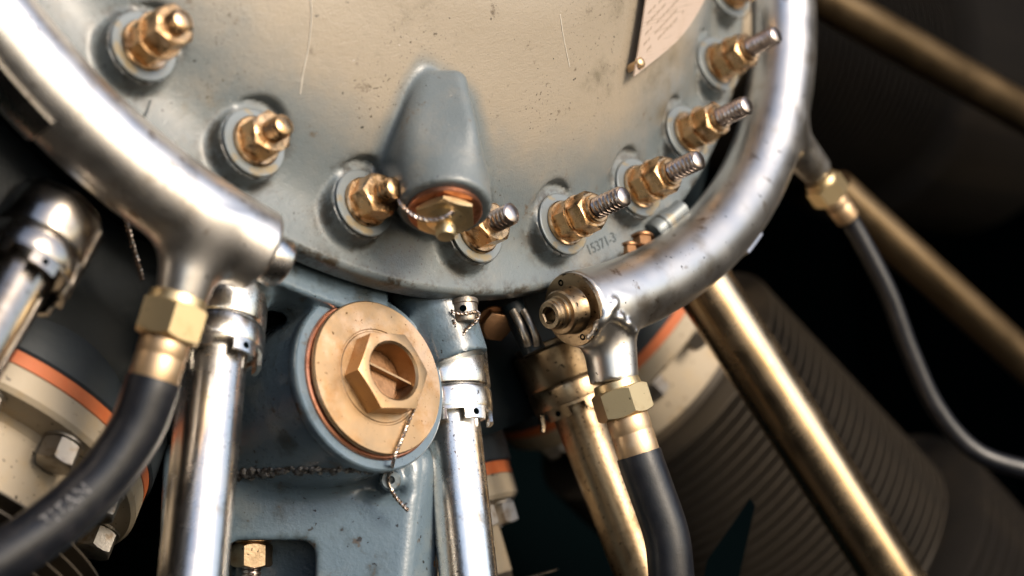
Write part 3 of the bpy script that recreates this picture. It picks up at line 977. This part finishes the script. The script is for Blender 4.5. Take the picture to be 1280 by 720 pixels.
bxx, byy, bzz = basis(A, [0.75, 0.64, -0.2])
dl = at(430, 520, PLUG[2]) - PLUG
q0 = math.atan2(dl @ byy, dl @ bxx)
for x_, y_, z_ in v:
    an = q0 + x_ / 84.0; r = 84.0 - y_
    vv.append((r * math.cos(an), r * math.sin(an), 22.25 + z_))
pz = at(512, 512, PLUG[2] + 40)
lw2 = thing('lock_wire', 'twisted lock wire running from the brass plug down to the case lug', 'lock wire', pz)
tip = PLUG + 53 * (math.cos(0) * bxx)
ab = -90 + 14.8 + 4.5
wpth = smooth_path([on_plane(520, 505, ab + 14), on_plane(513, 522, ab + 1), on_plane(505, 543, ab), on_plane(497, 562, ab), on_plane(492, 575, ab - 3), at(489, 590, 60)], 8)
world_part('wire', twisted(wpth, 1.25, 10), M['wire'], lw2, 40)
LUG = hit(f_case, 487, 600)
lug = lathe([(13, -16), (13, 10), (11, 12), (5, 12), (4, 8), (4, -2), (0, -2)], 28)
world_part('wire_lug', xform(lug, LUG, unit([0.2, 0.1, 0.97])), M['case'], case, 35)
zl = LUG[2] + 16
loop = smooth_path([at(489, 588, zl + 8), at(485, 598, zl), at(487, 608, zl - 2), at(491, 613, zl - 3)], 6)
world_part('loop', tube(loop, 2.2, 8), M['wire'], lw2, 60)
tail = smooth_path([at(488, 611, zl - 2), at(494, 621, zl - 3), at(502, 630, zl - 3), at(510, 638, zl)], 6)
world_part('tail', twisted(tail, 1.5, 11), M['wire'], lw2, 40)

# ================================================================== push rod tubes
GT = 'push rod tubes'
def pushrod(label, p0, p1, r_tube, r_cap, h_cap, m_tube, m_cap, tabs=True, neck=True, phase=0.3):
    """p0: centre of the cap's top; p1: far end of the tube"""
    d = unit(p1 - p0); L = np.linalg.norm(p1 - p0)
    t = thing('push_rod_tube', label, 'push rod tube', p0, d, [0, 0, 1], GT)
    part('tube', lathe([(r_tube, 6), (r_tube, L)], 64), m_tube, t)
    if not tabs: return t
    c = lathe([(r_cap * 0.62, -6), (r_cap * 0.90, -6), (r_cap * 0.92, -4), (r_cap * 0.92, -2), (r_cap * 0.90, -1), (r_cap * 0.90, 1), (r_cap * 0.96, 2), (r_cap, 6), (r_cap, h_cap * 0.62), (r_cap * 0.985, h_cap * 0.64), (r_cap * 0.965, h_cap * 0.66), (r_cap * 0.99, h_cap * 0.69), (r_cap, h_cap * 0.72),
               (r_cap, h_cap - 3), (r_cap * 0.985, h_cap), (r_tube + 1, h_cap)], 80, cap=False)
    part('gland_nut', c, m_cap, t, 30)
    rr_ = r_cap * 0.97
    n = 72
    g = Geo()
    # castellated lock ring: tabs hang below the nut
    for k in range(6):
        a0 = phase + k * math.pi / 3; w = 0.30
        rows = []
        v, f = [], []
        for (rad, z) in ((rr_, h_cap - 1), (rr_, h_cap + 17), (rr_ - 5, h_cap + 17), (rr_ - 5, h_cap - 1)):
            s = len(v)
            for j in range(9):
                an = a0 - w + 2 * w * j / 8
                v.append((rad * math.cos(an), rad * math.sin(an), z))
            rows.append(list(range(s, s + 9)))
        for a_, b_ in zip(rows, rows[1:] + rows[:1]):
            for j in range(8): f.append((a_[j], a_[j + 1], b_[j + 1], b_[j]))
        f.append(tuple(q[0] for q in rows)); f.append(tuple(q[8] for q in rows)[::-1])
        g.add(v, f)
    g.add(*lathe([(rr_ - 5, h_cap - 0.5), (rr_ + 0.4, h_cap - 0.5), (rr_ + 0.4, h_cap + 4), (rr_ - 5, h_cap + 4)], 80, cap=False))
    ring = part('lock_ring', (g.v, g.f), m_cap, t, 30)
    hg = Geo()
    for k in range(6):
        an = phase + k * math.pi / 3
        ax_ = np.array([math.cos(an), math.sin(an), 0])
        hv = xform(lathe([(4.2, 0.3), (3.2, 0.6), (2.9, 0.2), (0, 0.1)], 12, cap=False), ax_ * rr_ + np.array([0, 0, h_cap + 9]), ax_)
        hg.add(*hv)
    part('lock_hole', (hg.v, hg.f), M['black'], ring, 40)
    # a bent pin of the lock ring
    an = phase + math.pi / 6 + 0.1
    ax_ = np.array([math.cos(an), math.sin(an), 0])
    part('lock_pin', tube([ax_ * (rr_ - 2) + [0, 0, h_cap + 2], ax_ * (rr_ + 2) + [0, 0, h_cap + 18], ax_ * (rr_ + 6) + [0, 0, h_cap + 25]], 4, 10), m_cap, t, 40)
    return t

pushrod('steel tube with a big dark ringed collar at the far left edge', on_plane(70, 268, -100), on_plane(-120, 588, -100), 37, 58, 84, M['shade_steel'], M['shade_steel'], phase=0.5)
pushrod('bright vertical steel tube between the left hose and the grey crankcase', on_plane(276, 360, -150), on_plane(233, 800, -130), 39, 58, 84, M['steel'], M['bright_steel'], phase=0.2)
pushrod('speckled bright steel tube right of the brass plug', on_plane(555, 440, -130), on_plane(593, 790, -130), 37, 55, 84, M['bright_steel'], M['bright_steel'], phase=0.35)
pushrod('oily bronze coloured tube leaning behind the right hose', on_plane(690, 430, -170), on_plane(829, 790, -170), 36, 58, 84, M['old_steel'], M['old_steel'], phase=0.5)
pushrod('long straw coloured tube running from the right pipe to the bottom edge', on_plane(860, 325, -110), on_plane(1160, 790, -110), 45, 46, 60, M['gold_tube'], M['gold_tube'], tabs=False)
pushrod('dim blurred brass tube crossing the top right corner', on_plane(980, -30, -100), on_plane(1330, 170, -100), 36, 40, 60, M['dim_tube'], M['dim_tube'], tabs=False)
pushrod('dim blurred brass tube behind the thin far right hose', on_plane(1040, 232, -100), on_plane(1340, 505, -100), 33, 40, 60, M['dim_tube'], M['dim_tube'], tabs=False)

# ================================================================== cylinders behind
GC = 'engine cylinders'
def cylinder(label, az, r0=905.0, ac=-480.0, rb=185.0, rf=250.0, rfl=245.0, fm='fin', nfin=25, pitch=20.0, gasket=True):
    o = E(r0, az, ac)
    t = thing('engine_cylinder', label, 'cylinder', o, radial(az), A, GC)
    part('deck', lathe([(rfl - 14, -130), (rfl + 4, -120), (rfl + 4, -3), (rfl + 1, 0)], 96), M['deck'], t)
    part('gasket', lathe([(rb, 0.2), (rfl, 0.2), (rfl, 17), (rb, 17)], 96, cap=False), M['orange'], t)
    part('flange', lathe([(rb - 20, 17.4), (rfl - 2, 17.4), (rfl, 20), (rfl, 46), (rfl - 5, 52), (rb + 8, 54), (rb + 1, 62), (rb + 1, 150), (rb - 3, 156)], 96, cap=False), M['cream'], t)
    part('barrel', lathe([(rb, 17), (rb, 162 + nfin * pitch + 40), (rb + 30, 162 + nfin * pitch + 60)], 72), M[fm], t)
    for k in range(12):
        an = 2 * math.pi * (k + 0.5) / 12
        c = np.array([(rfl - 33) * math.cos(an), (rfl - 33) * math.sin(an), 52.0])
        nv = G(lathe([(10, 0), (25, 0), (25, 4), (10, 4)], 24, cap=False), hexnut(42, 30, 4, 0, ch=0.7, n=48))
        part('hex_nut', (np.asarray(nv[0]) + c, nv[1]), M['zinc'], t, 25)
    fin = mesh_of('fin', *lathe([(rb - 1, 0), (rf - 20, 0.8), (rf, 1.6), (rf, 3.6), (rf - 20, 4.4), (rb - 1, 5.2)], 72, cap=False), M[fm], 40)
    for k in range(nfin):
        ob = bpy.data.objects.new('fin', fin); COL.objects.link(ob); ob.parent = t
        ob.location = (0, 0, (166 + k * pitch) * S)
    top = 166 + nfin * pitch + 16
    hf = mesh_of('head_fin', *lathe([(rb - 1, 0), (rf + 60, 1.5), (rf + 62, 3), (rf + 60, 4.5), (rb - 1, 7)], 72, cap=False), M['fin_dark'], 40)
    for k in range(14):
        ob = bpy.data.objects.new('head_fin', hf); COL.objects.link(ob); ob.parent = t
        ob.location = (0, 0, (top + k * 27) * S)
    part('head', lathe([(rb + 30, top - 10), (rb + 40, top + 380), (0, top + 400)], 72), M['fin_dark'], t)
    return t
cylinder('finned cylinder with cream flange in the lower left corner', -141)
cylinder('dark finned cylinder base with orange gasket between the two centre tubes', -101, rfl=225.0)
cylinder('big blurred brown finned cylinder at the lower right', -61)
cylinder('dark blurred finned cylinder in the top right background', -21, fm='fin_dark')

# ================================================================== dark baffle behind everything
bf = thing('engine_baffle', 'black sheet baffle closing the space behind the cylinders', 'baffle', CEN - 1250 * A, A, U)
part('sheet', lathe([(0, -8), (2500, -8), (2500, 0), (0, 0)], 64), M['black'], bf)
cw = thing('shade_cowling', 'black cowling ring added to cut sky light and darken the far right background', 'cowling', CEN - 1240 * A, A, U)  # added and sized to block sky fill and shade the background
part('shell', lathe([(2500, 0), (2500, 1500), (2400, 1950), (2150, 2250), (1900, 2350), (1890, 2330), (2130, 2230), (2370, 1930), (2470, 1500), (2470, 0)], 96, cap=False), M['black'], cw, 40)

# ================================================================== small hardware between the bigger parts
def bolt(name, label, p, axis, r, h, m, group=None, drilled=False):
    t = thing(name, label, 'bolt', p, axis, [0.3, 0.2, 1], group)
    if drilled:
        part('shank', lathe([(r * 0.7, -16), (r * 0.7, 0)], 28), m, t)
        part('head', lathe([(r * 1.02, 0), (r * 1.05, 2), (r * 1.05, 6), (r * 0.95, 7), (r * 0.95, h - 3), (r * 0.86, h), (0, h)], 36), m, t, 30)
        for an in (20, 150):
            ax_ = np.array([math.cos(math.radians(an)), math.sin(math.radians(an)), 0])
            part('wire_hole', xform(lathe([(4.5, 0.2), (3.6, 0.7), (3.0, 0.2), (0, 0.1)], 14, cap=False), ax_ * r * 0.95 + np.array([0, 0, h * 0.5]), ax_), M['black'], t, 40)
    else:
        part('head', hexnut(r * 1.8, h, 0, 0, ch=0.7, n=48), m, t, 25)
        part('washer', lathe([(r * 0.5, -4), (r * 1.15, -4), (r * 1.2, -2), (r * 1.15, 0), (r * 0.5, 0)], 32, cap=False), m, t, 30)
    return t
bolt('drilled_bolt', 'small drilled bolt with lock wire hanging under the dome rim above the centre tube', at(579, 376, -34), unit([0.12, -0.95, 0.3]), 18, 30, M['zinc'], drilled=True)
lw3 = thing('lock_wire', 'short loop of lock wire under the drilled bolt head', 'lock wire', at(575, 400, 30))
world_part('wire', twisted(smooth_path([at(564, 389, -12), at(580, 392, -8), at(597, 390, -16), at(596, 400, -14), at(584, 411, -14), at(576, 420, -14), at(570, 411, -14), at(567, 400, -12)], 8), 1.3, 11), M['wire'], lw3, 40)
bolt('case_nut', 'small tarnished brass nut in the dark gap left of the pipe end', at(618, 404, -160), unit([0.2, -0.3, 0.93]), 20, 18, M['brass_dark'])
def rib():
    g = Geo()
    for k, dx in enumerate((0, 13)):
        g.add(*tube(smooth_path([at(641 + dx, 388, -130), at(650 + dx, 405, -122), at(656 + dx, 420, -120), at(660 + dx * 0.8, 432, -124)], 6), 5.5 - k, 10))
    return g.v, g.f
br = thing('ribbed_bracket', 'small double ribbed grey bracket beside the pipe end', 'bracket', at(650, 410, -130))
world_part('ribs', rib(), M['zinc'], br, 50)
world_part('web', tube([at(640, 380, -150), at(668, 440, -140)], 16, 12), M['dark_case'], br, 50)
bolt('case_nut', 'tiny copper coloured nut in the gap between dome rim and right pipe', at(802, 300, -262), unit([0.1, -0.8, 0.5]), 15, 16, M['brass_dark'])
bolt('case_nut', 'tiny brown nut showing behind the right pipe, under the grey fitting', at(786, 311, -245), unit([0.1, -0.8, 0.5]), 12, 14, M['brass_dark'])
ft = thing('grey_fitting', 'pale grey ribbed fitting glimpsed between dome rim and right pipe', 'fitting', at(830, 280, -290), unit([0.65, 0.55, -0.5]))
part('body', lathe([(15, -24), (17, -20), (17, -8), (15, -7), (15, -5), (17, -4), (17, 8), (14, 10), (14, 40)], 28), M['washer'], ft, 30)
lw4 = thing('lock_wire', 'twisted lock wire hanging in the dark under the left pipe', 'lock wire', at(158, 270, 180))
world_part('wire', twisted(smooth_path([at(150, 255, 185), at(160, 285, 180), at(168, 315, 170), at(178, 350, 150)], 8), 1.8, 13), M['wire'], lw4, 40)
sb = thing('dark_gap', 'black pointed sheet standing for the dark gap in front of the brown fins at the lower right', 'bracket', at(930, 660, -420))  # added sheet, painted black for the shade in a baffle gap
pts2 = [(938, 622), (944, 632), (936, 668), (922, 730), (878, 730), (884, 700), (912, 660)]
vv = [at(x, y, -380) for x, y in pts2] + [at(x, y, -400) for x, y in pts2]
n_ = len(pts2)
world_part('sheet', (vv, [tuple(range(n_))[::-1], tuple(range(n_, 2 * n_))] + [(k, (k + 1) % n_, n_ + (k + 1) % n_, n_ + k) for k in range(n_)]), M['black'], sb, 30)
